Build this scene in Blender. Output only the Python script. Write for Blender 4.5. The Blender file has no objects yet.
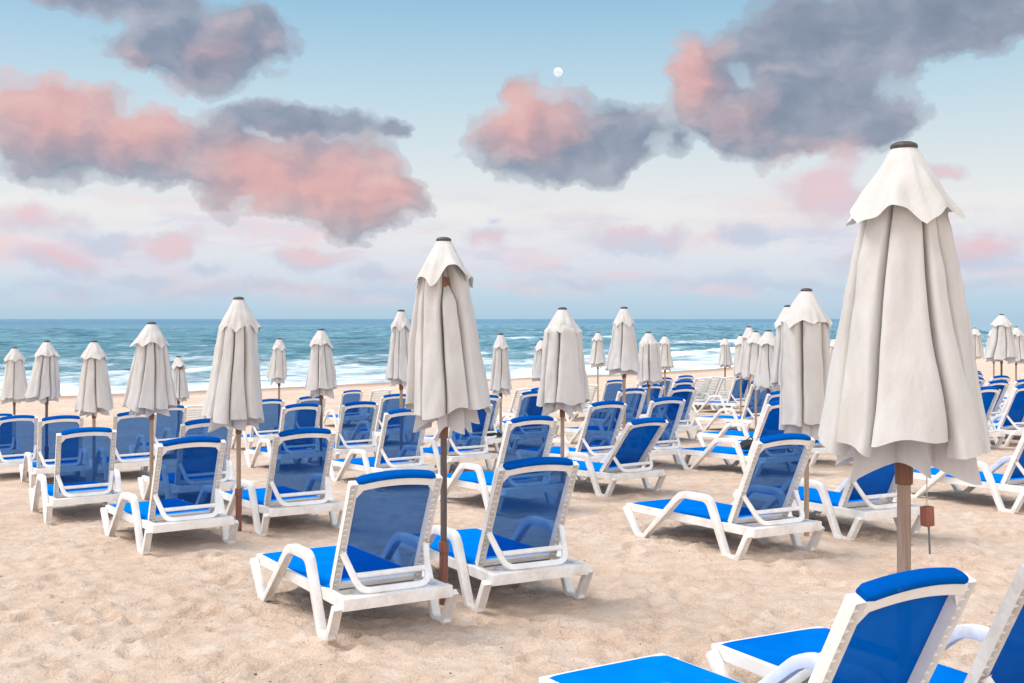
import bpy, bmesh, math, random
import numpy as np
from mathutils import Vector, Matrix, noise as mnoise

random.seed(7)
R = math.radians
scene = bpy.context.scene
col = scene.collection

# ------------------------------------------------------------------ helpers
def link(o, parent=None):
    col.objects.link(o)
    if parent is not None:
        o.parent = parent
    return o

def tag(o, label=None, cat=None, group=None, kind=None):
    for k, v in (("label", label), ("category", cat), ("group", group), ("kind", kind)):
        if v:
            o[k] = v
    return o

def smooth_by_angle(me, deg=35):
    me.polygons.foreach_set("use_smooth", [True] * len(me.polygons))
    try:
        me.set_sharp_from_angle(angle=R(deg))
    except Exception:
        pass

def bm_mesh(name, bm, mat, deg=35, bevel=0.0, segs=2):
    if bevel > 0:
        bmesh.ops.remove_doubles(bm, verts=bm.verts, dist=1e-5)
        ed = [e for e in bm.edges if len(e.link_faces) == 2 and e.calc_face_angle(0) > R(38)]
        bmesh.ops.bevel(bm, geom=ed, offset=bevel, segments=segs, profile=0.5, affect='EDGES', clamp_overlap=True)
    bmesh.ops.recalc_face_normals(bm, faces=bm.faces)
    me = bpy.data.meshes.new(name)
    bm.to_mesh(me); bm.free()
    me.materials.append(mat)
    smooth_by_angle(me, deg)
    return me

def obj(name, me, parent=None, loc=(0, 0, 0), rot=(0, 0, 0)):
    o = bpy.data.objects.new(name, me)
    o.location = loc; o.rotation_euler = rot
    return link(o, parent)

def box(bm, x0, x1, y0, y1, z0, z1):
    v = [bm.verts.new(p) for p in ((x0, y0, z0), (x1, y0, z0), (x1, y1, z0), (x0, y1, z0),
                                   (x0, y0, z1), (x1, y0, z1), (x1, y1, z1), (x0, y1, z1))]
    fs = [bm.faces.new([v[i] for i in f]) for f in ((0, 3, 2, 1), (4, 5, 6, 7), (0, 1, 5, 4), (1, 2, 6, 5), (2, 3, 7, 6), (3, 0, 4, 7))]
    return fs

def lathe(bm, prof, n=20, cx=0, cy=0):
    rings = []
    for r, z in prof:
        rings.append([bm.verts.new((cx + r * math.cos(2 * math.pi * i / n), cy + r * math.sin(2 * math.pi * i / n), z)) for i in range(n)])
    for a, b in zip(rings, rings[1:]):
        for i in range(n):
            bm.faces.new((a[i], a[(i + 1) % n], b[(i + 1) % n], b[i]))
    bm.faces.new(list(reversed(rings[0]))); bm.faces.new(rings[-1])

def fillet(path, rad, n=5):
    out = [Vector(path[0])]
    for i in range(1, len(path) - 1):
        a, b, c = Vector(path[i - 1]), Vector(path[i]), Vector(path[i + 1])
        r = rad[i]
        u, w = (a - b), (c - b)
        r = min(r, u.length * .48, w.length * .48)
        p, q = b + u.normalized() * r, b + w.normalized() * r
        for k in range(n + 1):
            t = k / n
            out.append(p * (1 - t) ** 2 + b * 2 * t * (1 - t) + q * t * t)
    out.append(Vector(path[-1]))
    return out

def stroke(bm, path, widths, x0, x1):
    """flat bar following a 2-D path in the (y,z) plane, as thick as widths and spanning x0..x1; returns the faces on its left side"""
    n = len(path)
    L, Rr = [], []
    for i, p in enumerate(path):
        d0 = (path[i] - path[i - 1]).normalized() if i else None
        d1 = (path[i + 1] - path[i]).normalized() if i < n - 1 else None
        d0 = d0 or d1; d1 = d1 or d0
        m = (d0 + d1).normalized()
        nrm = Vector((-m.y, m.x))
        k = 1 / max(.5, m.dot(d0))
        w = widths[i] / 2 * k
        L.append(p + nrm * w); Rr.append(p - nrm * w)
    V = [[bm.verts.new((x, q.x, q.y)) for q in (a, b)] for a, b in zip(L, Rr) for x in (x0, x1)]
    # V[2i] = (L,R) at x0 ; V[2i+1] at x1
    left = []
    for i in range(n - 1):
        a0, b0 = V[2 * i]; a1, b1 = V[2 * i + 1]; c0, e0 = V[2 * i + 2]; c1, e1 = V[2 * i + 3]
        left.append(bm.faces.new((a0, c0, c1, a1)))
        bm.faces.new((b0, b1, e1, e0)); bm.faces.new((a0, b0, e0, c0)); bm.faces.new((a1, c1, e1, b1))
    bm.faces.new((V[0][0], V[1][0], V[1][1], V[0][1]))
    bm.faces.new((V[-2][0], V[-2][1], V[-1][1], V[-1][0]))
    return left

# ------------------------------------------------------------------ value noise (numpy)
def vnoise(x, y, seed=0):
    rs = np.random.RandomState(seed)
    T = rs.rand(256, 256)
    xi = np.floor(x).astype(int); yi = np.floor(y).astype(int)
    fx = x - xi; fy = y - yi
    fx = fx * fx * fx * (fx * (fx * 6 - 15) + 10); fy = fy * fy * fy * (fy * (fy * 6 - 15) + 10)
    a = T[xi % 256, yi % 256]; b = T[(xi + 1) % 256, yi % 256]; c = T[xi % 256, (yi + 1) % 256]; d = T[(xi + 1) % 256, (yi + 1) % 256]
    return (a * (1 - fx) + b * fx) * (1 - fy) + (c * (1 - fx) + d * fx) * fy - .5

# ------------------------------------------------------------------ terrain
CAM_Z = 1.8
SEA_Z = -1.75
G = (-0.0672, 0.0603, -0.1122, -0.1471, 0.1226, -0.0633)
S40, C40 = math.sin(R(40)), math.cos(R(40))
N_SHORE = 53.0
def shore_n(u):
    return N_SHORE + 1.1 * np.sin(u * .075 + 1.0) + .5 * np.sin(u * .21)
def ground(X, Y):
    X = np.asarray(X, float); Y = np.asarray(Y, float)
    Yp = np.maximum(Y, 2.0)
    r = np.clip(X / Yp, -.62, .62)
    Yc = np.minimum(Yp, 30.0)
    x = np.where(Yp >= 30, r * Yc, np.clip(X, -.62 * Yp - 1.5, .62 * Yp + 1.5)) / 10
    y = Yc / 10
    g = G[0] + G[1] * x + G[2] * y + G[3] * x * x + G[4] * x * y + G[5] * y * y
    g = np.where(g < -1.2, -1.2 - .28 * np.tanh((-1.2 - g) / .28), g)
    # beyond the loungers the beach runs down to the water line
    n = -S40 * X + C40 * Y
    u = C40 * X + S40 * Y
    n0 = 30 * (C40 - r * S40)
    ns = shore_n(u)
    t = (n - n0) / (ns - n0)
    ts = np.clip(t, 0, 1)
    tt = np.where(Yp > 30, ts, 0)
    w = tt * (1.6 - .6 * tt)
    z = g * (1 - w) + SEA_Z * w
    z = np.where(n > ns, SEA_Z - (n - ns) * .06, z)
    z = np.where((Yp <= 30) & (n > ns - 6), np.minimum(z, SEA_Z + (ns - n) * .05), z)
    return z
def g1(x, y):
    return float(ground(np.array([x]), np.array([y]))[0])

# ------------------------------------------------------------------ materials
def mat(name):
    m = bpy.data.materials.new(name); m.use_nodes = True
    nt = m.node_tree; b = nt.nodes["Principled BSDF"]
    return m, nt, b
def nd(nt, t, **kw):
    n = nt.nodes.new(t)
    for k, v in kw.items():
        setattr(n, k, v)
    return n
def ramp(nt, fac, stops, interp='LINEAR'):
    r = nd(nt, 'ShaderNodeValToRGB'); r.color_ramp.interpolation = interp
    e = r.color_ramp.elements
    while len(e) < len(stops):
        e.new(0.5)
    for i, (p, c) in enumerate(stops):
        e[i].position = p; e[i].color = (*c, 1) if len(c) == 3 else c
    nt.links.new(fac, r.inputs[0])
    return r.outputs[0]
def noise_tex(nt, vec, scale, detail=4, rough=.55, dist=0):
    n = nd(nt, 'ShaderNodeTexNoise')
    n.inputs['Scale'].default_value = scale; n.inputs['Detail'].default_value = detail
    n.inputs['Roughness'].default_value = rough; n.inputs['Distortion'].default_value = dist
    if vec is not None:
        nt.links.new(vec, n.inputs['Vector'])
    return n
def mathn(nt, op, a, b=None, c=None, clamp=False):
    n = nd(nt, 'ShaderNodeMath', operation=op); n.use_clamp = clamp
    for i, v in enumerate((a, b, c)):
        if v is None: continue
        if isinstance(v, (int, float)): n.inputs[i].default_value = v
        else: nt.links.new(v, n.inputs[i])
    return n.outputs[0]
def mixc(nt, fac, a, b, blend='MIX'):
    n = nd(nt, 'ShaderNodeMix', data_type='RGBA', blend_type=blend)
    for i, v in ((0, fac), (6, a), (7, b)):
        if isinstance(v, (int, float)): n.inputs[i].default_value = v
        elif isinstance(v, tuple): n.inputs[i].default_value = (*v, 1)
        else: nt.links.new(v, n.inputs[i])
    return n.outputs[2]
def bump(nt, h, strength, dist, normal=None):
    b = nd(nt, 'ShaderNodeBump'); b.inputs['Strength'].default_value = strength; b.inputs['Distance'].default_value = dist
    nt.links.new(h, b.inputs['Height'])
    if normal is not None: nt.links.new(normal, b.inputs['Normal'])
    return b.outputs[0]

def world_pos(nt):
    return nd(nt, 'ShaderNodeNewGeometry').outputs['Position']
def obj_pos(nt):
    return nd(nt, 'ShaderNodeTexCoord').outputs['Object']

# sand
M_SAND, nt, b = mat('sand')
p = world_pos(nt)
n1 = noise_tex(nt, p, .55, 5, .6); n2 = noise_tex(nt, p, 5, 6, .65); n3 = noise_tex(nt, p, 260, 2, .7)
v1 = mathn(nt, 'ADD', mathn(nt, 'MULTIPLY', n1.outputs[0], .40), mathn(nt, 'MULTIPLY', n2.outputs[0], .60))
c1 = ramp(nt, v1, [(.34, (.575, .415, .305)), (.5, (.69, .522, .402)), (.64, (.775, .63, .515))])
c2 = ramp(nt, n3.outputs[0], [(.32, (.50, .47, .44)), (.48, (1, 1, 1)), (.72, (1.18, 1.16, 1.14))])
cc = mixc(nt, .8, c1, c2, 'MULTIPLY')
# dark damp strip along the water
att = nd(nt, 'ShaderNodeAttribute', attribute_name='wet')
wetn = mathn(nt, 'ADD', att.outputs['Fac'], mathn(nt, 'MULTIPLY', mathn(nt, 'SUBTRACT', n1.outputs[0], .5), .5))
wetc = ramp(nt, wetn, [(.45, (1, 1, 1)), (.8, (.62, .55, .50))])
cc = mixc(nt, 1.0, cc, wetc, 'MULTIPLY')
nt.links.new(cc, b.inputs['Base Color']); b.inputs['Roughness'].default_value = .95
b.inputs['Specular IOR Level'].default_value = .15
nb = noise_tex(nt, p, 16, 5, .6); nb2 = noise_tex(nt, p, 130, 3, .7)
nb3 = noise_tex(nt, p, 42, 4, .65)
hh = bump(nt, nb.outputs[0], .8, .035)
hh = bump(nt, nb3.outputs[0], 1.0, .02, hh)
hh = bump(nt, nb2.outputs[0], .7, .008, hh)
nt.links.new(hh, b.inputs['Normal'])

# white plastic
def plastic(name, base, dirt):
    m, nt, b = mat(name)
    p = obj_pos(nt)
    n = noise_tex(nt, p, 6, 6, .7); n2 = noise_tex(nt, p, 60, 3, .6)
    f = ramp(nt, n.outputs[0], [(.42, (0, 0, 0)), (.66, (1, 1, 1))])
    f2 = mathn(nt, 'MULTIPLY', f, mathn(nt, 'ADD', n2.outputs[0], .1))
    oi = nd(nt, 'ShaderNodeObjectInfo')
    f2 = mathn(nt, 'MULTIPLY', f2, mathn(nt, 'MULTIPLY_ADD', oi.outputs['Random'], .9, .45))
    c = mixc(nt, f2, base, dirt)
    nt.links.new(c, b.inputs['Base Color'])
    b.inputs['Roughness'].default_value = .42
    b.inputs['Specular IOR Level'].default_value = .35
    nt.links.new(bump(nt, n2.outputs[0], .08, .002), b.inputs['Normal'])
    return m
M_WHITE = plastic('white_plastic', (.83, .82, .80), (.60, .54, .47))
M_SLAT = plastic('bare_white_plastic', (.78, .78, .74), (.55, .52, .46))
M_RUBBER, nt, b = mat('dark_rubber')
n = noise_tex(nt, obj_pos(nt), 40); nt.links.new(ramp(nt, n.outputs[0], [(.3, (.03, .028, .025)), (.7, (.09, .08, .07))]), b.inputs['Base Color'])
b.inputs['Roughness'].default_value = .8

# blue mesh fabric
def fabric(name, see, c0=(.0, .155, .60), c1=(.001, .205, .70), sheen=.0):
    m, nt, b = mat(name)
    p = obj_pos(nt)
    n = noise_tex(nt, p, 3.5, 4, .6); nw = noise_tex(nt, p, 700, 1, .5)
    c = ramp(nt, n.outputs[0], [(.3, c0), (.7, c1)])
    c = mixc(nt, .35, c, ramp(nt, nw.outputs[0], [(.35, (.6, .6, .65)), (.65, (1.15, 1.15, 1.1))]), 'MULTIPLY')
    oi = nd(nt, 'ShaderNodeObjectInfo')
    fadec = ramp(nt, oi.outputs['Random'], [(0, (.80, .80, .84)), (.5, (1, 1, 1)), (1, (1.12, 1.12, 1.06))])
    c = mixc(nt, 1.0, c, fadec, 'MULTIPLY')
    ns_ = noise_tex(nt, p, 9, 6, .75)
    c = mixc(nt, ramp(nt, ns_.outputs[0], [(.62, (0, 0, 0)), (.82, (.07, .07, .07))]), c, (.50, .42, .34))
    nt.links.new(c, b.inputs['Base Color'])
    b.inputs['Roughness'].default_value = .55
    b.inputs['Specular IOR Level'].default_value = 0
    b.inputs['Sheen Weight'].default_value = sheen
    b.inputs['Sheen Tint'].default_value = (.3, .6, 1, 1)
    nt.links.new(bump(nt, nw.outputs[0], .15, .001, bump(nt, n.outputs[0], .25, .02)), b.inputs['Normal'])
    if see > 0:
        out = nt.nodes['Material Output']
        lw = nd(nt, 'ShaderNodeLayerWeight'); lw.inputs[0].default_value = .35
        f = mathn(nt, 'MULTIPLY', mathn(nt, 'SUBTRACT', 1.0, lw.outputs['Facing']), see, clamp=True)
        tr = nd(nt, 'ShaderNodeBsdfTransparent'); tr.inputs[0].default_value = (.27, .54, .95, 1)
        mx = nd(nt, 'ShaderNodeMixShader')
        nt.links.new(f, mx.inputs[0]); nt.links.new(b.outputs[0], mx.inputs[1]); nt.links.new(tr.outputs[0], mx.inputs[2])
        nt.links.new(mx.outputs[0], out.inputs[0])
    return m
M_SEAT = fabric('blue_sling', 0)
M_ROLL = fabric('blue_bolster', 0, (.0, .070, .34), (.001, .095, .42), .0)  # seat cloth again, shade on its rear side put into the darker blue
M_BACK = fabric('blue_mesh_sling', .40, (.001, .048, .25), (.003, .070, .34), .0)  # darker than the seat's blue: shade on the rear of the backs painted in
M_SOLID = fabric('blue_dense_sling', .05, (.0, .085, .44), (.001, .11, .54), .0)

# umbrella cloth
M_CLOTH, nt, b = mat('cream_canvas')
p = obj_pos(nt)
mp = nd(nt, 'ShaderNodeMapping'); mp.inputs['Scale'].default_value = (1, 1, .35); nt.links.new(p, mp.inputs[0])
n = noise_tex(nt, mp.outputs[0], 5, 6, .6); nf = noise_tex(nt, p, 420, 2, .6); nl = noise_tex(nt, mp.outputs[0], 22, 4, .6)
c = ramp(nt, n.outputs[0], [(.3, (.585, .555, .51)), (.52, (.665, .643, .61)), (.75, (.715, .70, .68))])
nt.links.new(c, b.inputs['Base Color'])
b.inputs['Roughness'].default_value = .9; b.inputs['Specular IOR Level'].default_value = .1
b.inputs['Sheen Weight'].default_value = .08
nrm = bump(nt, nl.outputs[0], .38, .014); nrm = bump(nt, nf.outputs[0], .2, .0015, nrm)
nt.links.new(nrm, b.inputs['Normal'])
tl = nd(nt, 'ShaderNodeBsdfTranslucent'); nt.links.new(c, tl.inputs[0]); nt.links.new(nrm, tl.inputs['Normal'])
mx = nd(nt, 'ShaderNodeMixShader'); mx.inputs[0].default_value = .16
nt.links.new(b.outputs[0], mx.inputs[1]); nt.links.new(tl.outputs[0], mx.inputs[2]); nt.links.new(mx.outputs[0], nt.nodes['Material Output'].inputs[0])

def wood(name, a, c_, sc=1):
    m, nt, b = mat(name)
    mp = nd(nt, 'ShaderNodeMapping'); mp.inputs['Scale'].default_value = (30, 30, 1.6); nt.links.new(obj_pos(nt), mp.inputs[0])
    n = noise_tex(nt, mp.outputs[0], 1.6 * sc, 6, .65, .6)
    nt.links.new(ramp(nt, n.outputs[0], [(.3, a), (.7, c_)]), b.inputs['Base Color'])
    b.inputs['Roughness'].default_value = .62
    nt.links.new(bump(nt, n.outputs[0], .3, .004), b.inputs['Normal'])
    return m
M_POLE = wood('weathered_wood', (.25, .16, .105), (.45, .33, .235))
M_POLE_DARK = wood('dark_pole', (.075, .055, .045), (.15, .115, .095))
M_HUB = wood('brown_hub_wood', (.15, .062, .03), (.28, .13, .07))
M_SLEEVE = wood('red_brown_sleeve', (.14, .05, .03), (.27, .11, .075))
M_BLOCK = wood('rust_red_block', (.24, .075, .045), (.38, .13, .08))
M_CAP = wood('dark_cap', (.035, .03, .027), (.09, .075, .065))
M_CORD, nt, b = mat('pale_cord'); b.inputs['Base Color'].default_value = (.55, .5, .42, 1)
M_STEEL, nt, b = mat('grey_rod'); b.inputs['Base Color'].default_value = (.18, .17, .16, 1); b.inputs['Roughness'].default_value = .5
M_BAG, nt, b = mat('black_cloth')
n = noise_tex(nt, obj_pos(nt), 14, 5); nt.links.new(ramp(nt, n.outputs[0], [(.3, (.008, .008, .01)), (.7, (.03, .03, .035))]), b.inputs['Base Color'])
nt.links.new(bump(nt, n.outputs[0], .6, .03), b.inputs['Normal']); b.inputs['Roughness'].default_value = .8

# ------------------------------------------------------------------ ground sheet
def axis_coords(lo, hi, f0, f1, step, grow):
    mid = list(np.arange(f0, f1, step))
    up = [f1]; s = step
    while up[-1] < hi:
        s *= grow; up.append(up[-1] + s)
    dn = [f0 - step]; s = step
    while dn[-1] > lo:
        s *= 1.12; dn.append(dn[-1] - s)
    return np.array(dn[::-1] + mid + up)

def grid_mesh(name, P):
    ny, nx = P.shape[:2]
    me = bpy.data.meshes.new(name)
    me.vertices.add(nx * ny); me.vertices.foreach_set('co', P.reshape(-1).astype(np.float32))
    i = np.arange(nx * ny).reshape(ny, nx)
    q = np.stack([i[:-1, :-1], i[:-1, 1:], i[1:, 1:], i[1:, :-1]], -1).reshape(-1)
    nf = (nx - 1) * (ny - 1)
    me.loops.add(nf * 4); me.loops.foreach_set('vertex_index', q.astype(np.int32))
    me.polygons.add(nf)
    me.polygons.foreach_set('loop_start', np.arange(0, nf * 4, 4, dtype=np.int32))
    me.polygons.foreach_set('loop_total', np.full(nf, 4, dtype=np.int32))
    me.update(calc_edges=True)
    me.polygons.foreach_set('use_smooth', [True] * nf)
    return me

# ------------------------------------------------------------------ sea
def build_sea():
    n = [N_SHORE - 7.0]; s = .32
    while n[-1] < N_SHORE + 420:
        n.append(n[-1] + s); s *= 1.0085
    while n[-1] < 30000:
        s *= 1.35; n.append(n[-1] + s)
    n = np.array(n)
    t = np.linspace(-1, 1, 330)
    half = 45 + 1.15 * n
    U = 25 + t[None, :] * half[:, None] + (n[:, None] - N_SHORE) * .55
    Nn = np.repeat(n[:, None], len(t), 1)
    d = Nn - shore_n(U)
    k = np.clip((d + 1) / 22, 0, 1) * np.clip(1 - (Nn - 420) / 60, 0, 1)
    ph = 5 * vnoise(U * .018, Nn * .02, 21)
    z = .16 * np.sin(d * 2 * math.pi / 15 + ph) * k
    z += .09 * np.sin((d * .9 + U * .35) * 2 * math.pi / 7.3 + 2 * ph) * k
    z += .30 * vnoise(U * .22, Nn * .42, 22) * k + .20 * vnoise(U * .55, Nn * .9, 23) * k + .12 * vnoise(U * 1.3, Nn * 1.9, 24) * k
    crest = np.zeros_like(z)
    for dc, amp, wd, sd in ((9, .22, 1.6, 31), (21, .42, 2.2, 32), (37, .55, 2.6, 33), (58, .5, 3, 34), (95, .4, 3.5, 35)):
        m = np.clip(.5 + 2.6 * vnoise(U * .03 + sd, U * 0 + sd, sd), 0, 1)
        dd = d - dc - 5 * vnoise(U * .035, U * 0 + 3.3, sd + 50)
        prof = np.exp(-(dd / wd) ** 2) * (1 + .0 * dd)
        front = np.where(dd < 0, np.exp(-(dd / (wd * .55)) ** 2), prof)
        z += amp * m * front
        crest = np.maximum(crest, m * np.exp(-((dd + wd * .3) / (wd * .9)) ** 2))
    z += SEA_Z
    z = np.where(d < 0, SEA_Z, z)
    X = C40 * U - S40 * Nn; Y = S40 * U + C40 * Nn
    me = grid_mesh('sea', np.stack([X, Y, z], -1))
    for nm, arr in (('shore', d), ('crest', crest)):
        a = me.attributes.new(nm, 'FLOAT', 'POINT'); a.data.foreach_set('value', arr.reshape(-1).astype(np.float32))
    m, nt, b = mat('sea_water')
    p = world_pos(nt)
    mp = nd(nt, 'ShaderNodeMapping'); mp.inputs['Rotation'].default_value = (0, 0, R(-40)); nt.links.new(p, mp.inputs[0])
    mp2 = nd(nt, 'ShaderNodeMapping'); mp2.inputs['Scale'].default_value = (.5, 1, 1); nt.links.new(mp.outputs[0], mp2.inputs[0])
    sh = nd(nt, 'ShaderNodeAttribute', attribute_name='shore').outputs['Fac']
    cr = nd(nt, 'ShaderNodeAttribute', attribute_name='crest').outputs['Fac']
    nA = noise_tex(nt, mp2.outputs[0], .16, 8, .68, .6)
    nB = noise_tex(nt, mp2.outputs[0], .035, 4, .6, .4)
    nC = noise_tex(nt, mp2.outputs[0], .9, 6, .7)
    mp3 = nd(nt, 'ShaderNodeMapping'); mp3.inputs['Scale'].default_value = (.075, .036, 1); nt.links.new(mp.outputs[0], mp3.inputs[0])
    nE = noise_tex(nt, mp3.outputs[0], 1.0, 14, .78, .4)
    # how foamy the water is, by distance from the water line
    th = nd(nt, 'ShaderNodeFloatCurve')
    dn = mathn(nt, 'DIVIDE', sh, 200.0, clamp=True)
    cu = th.mapping.curves[0]
    for x_, y_ in ((.03, .84), (.09, .745), (.15, .63), (.27, .50), (.5, .40)):
        cu.points.new(x_, y_)
    cu.points[0].location = (0, .92); cu.points[-1].location = (1, .34)
    th.mapping.update()
    nt.links.new(dn, th.inputs['Value'])
    foamy = mathn(nt, 'ADD', mathn(nt, 'ADD', th.outputs[0], mathn(nt, 'MULTIPLY', cr, .22)),
                  mathn(nt, 'MULTIPLY', mathn(nt, 'SUBTRACT', nA.outputs[0], .5), 1.5))
    foamy = mathn(nt, 'ADD', foamy, mathn(nt, 'MULTIPLY', mathn(nt, 'SUBTRACT', nE.outputs[0], .5), 1.0))
    foamy = mathn(nt, 'ADD', foamy, mathn(nt, 'MULTIPLY', mathn(nt, 'SUBTRACT', nC.outputs[0], .5), .5))
    ff = ramp(nt, foamy, [(.56, (0, 0, 0)), (.72, (.5, .5, .5)), (.98, (1, 1, 1))])
    nD = noise_tex(nt, mp2.outputs[0], .30, 7, .7, .5)
    deep = ramp(nt, nB.outputs[0], [(.35, (.055, .25, .37)), (.65, (.10, .36, .46))])
    tex = mathn(nt, 'ADD', mathn(nt, 'MULTIPLY', nD.outputs[0], .5), mathn(nt, 'MULTIPLY', nE.outputs[0], .5))
    deep = mixc(nt, ramp(nt, tex, [(.42, (0, 0, 0)), (.60, (1, 1, 1))]), deep, (.30, .57, .66))
    deep = mixc(nt, ramp(nt, nE.outputs[0], [(.36, (1, 1, 1)), (.47, (0, 0, 0))]), deep, (.028, .165, .27))
    deep = mixc(nt, mathn(nt, 'MULTIPLY', mathn(nt, 'DIVIDE', mathn(nt, 'SUBTRACT', sh, 120.0), 700.0, clamp=True), .75), deep, (.050, .175, .30))
    nK = noise_tex(nt, mp2.outputs[0], .42, 5, .7, .4)
    chop = ramp(nt, nK.outputs[0], [(.36, (.55, .60, .64)), (.5, (1, 1, 1)), (.64, (1.55, 1.42, 1.35))])
    deep = mixc(nt, 1.0, deep, chop, 'MULTIPLY')
    shal = mathn(nt, 'SUBTRACT', 1.0, mathn(nt, 'DIVIDE', sh, 90.0, clamp=True))
    wc = mixc(nt, mathn(nt, 'MULTIPLY', shal, .45), deep, (.27, .54, .60))
    nt.links.new(mixc(nt, ff, wc, (.86, .88, .89)), b.inputs['Base Color'])
    rg = mathn(nt, 'ADD', mathn(nt, 'MULTIPLY', ff, .5), .28)
    nt.links.new(rg, b.inputs['Roughness'])
    b.inputs['IOR'].default_value = 1.33
    b.inputs['Specular IOR Level'].default_value = .18
    nW = noise_tex(nt, mp2.outputs[0], .55, 6, .65, .3); nW2 = noise_tex(nt, mp2.outputs[0], .11, 5, .6)
    h = bump(nt, nE.outputs[0], 1.0, 3.0); h = bump(nt, nW2.outputs[0], 1.0, 2.2, h); h = bump(nt, nW.outputs[0], 1.0, .8, h)
    geo = nd(nt, 'ShaderNodeNewGeometry')
    nm = nd(nt, 'ShaderNodeMix', data_type='VECTOR'); nt.links.new(mathn(nt, 'MULTIPLY', ff, .75), nm.inputs[0]); nt.links.new(h, nm.inputs[4]); nt.links.new(geo.outputs['Normal'], nm.inputs[5])
    nt.links.new(nm.outputs[1], b.inputs['Normal'])
    me.materials.append(m)
    tag(obj('sea', me), 'choppy teal blue sea with white foam breaking on the beach', 'sea', kind='structure')
build_sea()

# ------------------------------------------------------------------ lounger
HQ, HH, BL = .175, .30, .80          # hinge position along the bed, hinge height, back length
def arch(x):
    return .776 + .034 * (1 - (x / .29) ** 2)

def me_side(sgn):
    bm = bmesh.new()
    path = [(1.592, .272), (1.385, .028), (1.292, .028), (.705, .492), (.325, .492), (.105, .028), (-.035, .028), (-.172, .25)]
    rad = [0, .03, .03, .075, .075, .035, .03, 0]
    fp = fillet(path, rad, 4)
    wd = []
    for q in fp:
        y = q.x
        wd.append(.046 if y > 1.25 else (.05 if y > .8 else (.06 if y > .2 else .052)))
    x0, x1 = sorted((sgn * .367, sgn * .425))
    left = stroke(bm, fp, wd, x0, x1)
    pick = []
    for f in left:
        c = f.calc_center_median()
        if (.76 < c.y < 1.24 or (.13 < c.y < .29) or (-.15 < c.y < -.07)) and f.calc_area() > .004:
            pick.append(f)
    bmesh.ops.recalc_face_normals(bm, faces=bm.faces)
    for f in pick:
        bmesh.ops.inset_individual(bm, faces=[f], thickness=.011, depth=-.026)
    return bm_mesh('side_frame', bm, M_WHITE, 24, .004, 2)

def me_foot(sgn, y):
    bm = bmesh.new()
    x0, x1 = sorted((sgn * .371, sgn * .421))
    box(bm, x0, x1, y - .028, y + .028, -.012, .03)
    return bm_mesh('foot_cap', bm, M_RUBBER, 30, .004, 1)

def me_seat_frame():
    bm = bmesh.new()
    for s in (-1, 1):
        a, b_ = sorted((s * .318, s * .364))
        fs = box(bm, a, b_, -.135, 1.588, .232, .303)
    box(bm, -.366, .366, 1.590, 1.634, .236, .301)
    fs = box(bm, -.372, .372, -.212, -.137, .226, .305)
    bmesh.ops.recalc_face_normals(bm, faces=bm.faces)
    bmesh.ops.inset_individual(bm, faces=[fs[0]], thickness=.012, depth=-.03)
    for y, w in ((-.02, .05), (.16, .06), (.55, .045), (.95, .045), (1.3, .045)):
        box(bm, -.317, .317, y, y + w, .245, .278)
    for x in (-.16, .16):
        box(bm, x - .02, x + .02, -.136, -.021, .25, .28)
        box(bm, x - .02, x + .02, .031, .159, .25, .276)
    return bm_mesh('seat_frame', bm, M_WHITE, 22, .006, 2)

def me_seat():
    bm = bmesh.new()
    nx, ny = 12, 30
    rows = []
    for j in range(ny + 1):
        v = j / ny; y = .185 + v * (1.605 - .185)
        row = []
        for i in range(nx + 1):
            u = i / nx * 2 - 1
            z = .316 - .024 * (1 - u * u) * math.sin(math.pi * min(1, max(0, v))) ** .6 - .006 * abs(u) ** 8
            z -= .012 * max(0, (v - .96) / .04) ** 2
            row.append(bm.verts.new((u * .338, y, z)))
        rows.append(row)
    for j in range(ny):
        for i in range(nx):
            bm.faces.new((rows[j][i], rows[j][i + 1], rows[j + 1][i + 1], rows[j + 1][i]))
    ext = bmesh.ops.extrude_face_region(bm, geom=list(bm.faces))
    for v in [g for g in ext['geom'] if isinstance(g, bmesh.types.BMVert)]:
        v.co.z -= .011
    return bm_mesh('seat', bm, M_SEAT, 50)

def me_back_frame():
    bm = bmesh.new()
    for s in (-1, 1):
        a, b_ = sorted((s * .262, s * .312))
        fs = box(bm, a, b_, -.030, .024, -.015, .797)
        bmesh.ops.recalc_face_normals(bm, faces=bm.faces)
        bmesh.ops.inset_individual(bm, faces=[fs[2]], thickness=.010, depth=-.03)
        for k in range(18):
            z = .03 + k * .0425
            box(bm, a + .0105, b_ - .0105, -.0225, -.002, z, z + .007)
    # arched top bar
    n = 14
    secs = []
    for i in range(n + 1):
        x = -.2615 + i / n * .523
        a = arch(x)
        secs.append([bm.verts.new((x, y, z)) for y, z in ((-.028, a - .042), (.012, a - .042), (.012, a + .010), (-.028, a + .010))])
    for s0, s1 in zip(secs, secs[1:]):
        for k in range(4):
            bm.faces.new((s0[k], s0[(k + 1) % 4], s1[(k + 1) % 4], s1[k]))
    bm.faces.new(secs[0]); bm.faces.new(list(reversed(secs[-1])))
    # corner webs below the bar
    for s in (-1, 1):
        tri = [(s * .2612, arch(.26) - .045), (s * .225, arch(.225) - .0435), (s * .2612, arch(.26) - .085)]
        A = [bm.verts.new((x, -.024, z)) for x, z in tri]; B = [bm.verts.new((x, .008, z)) for x, z in tri]
        bm.faces.new(A); bm.faces.new(list(reversed(B)))
        for k in range(3):
            bm.faces.new((A[k], A[(k + 1) % 3], B[(k + 1) % 3], B[k]))
    box(bm, -.2605, .2605, -.024, .006, .0, .04)
    return bm_mesh('backrest_frame', bm, M_WHITE, 22, .0055, 2)

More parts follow.
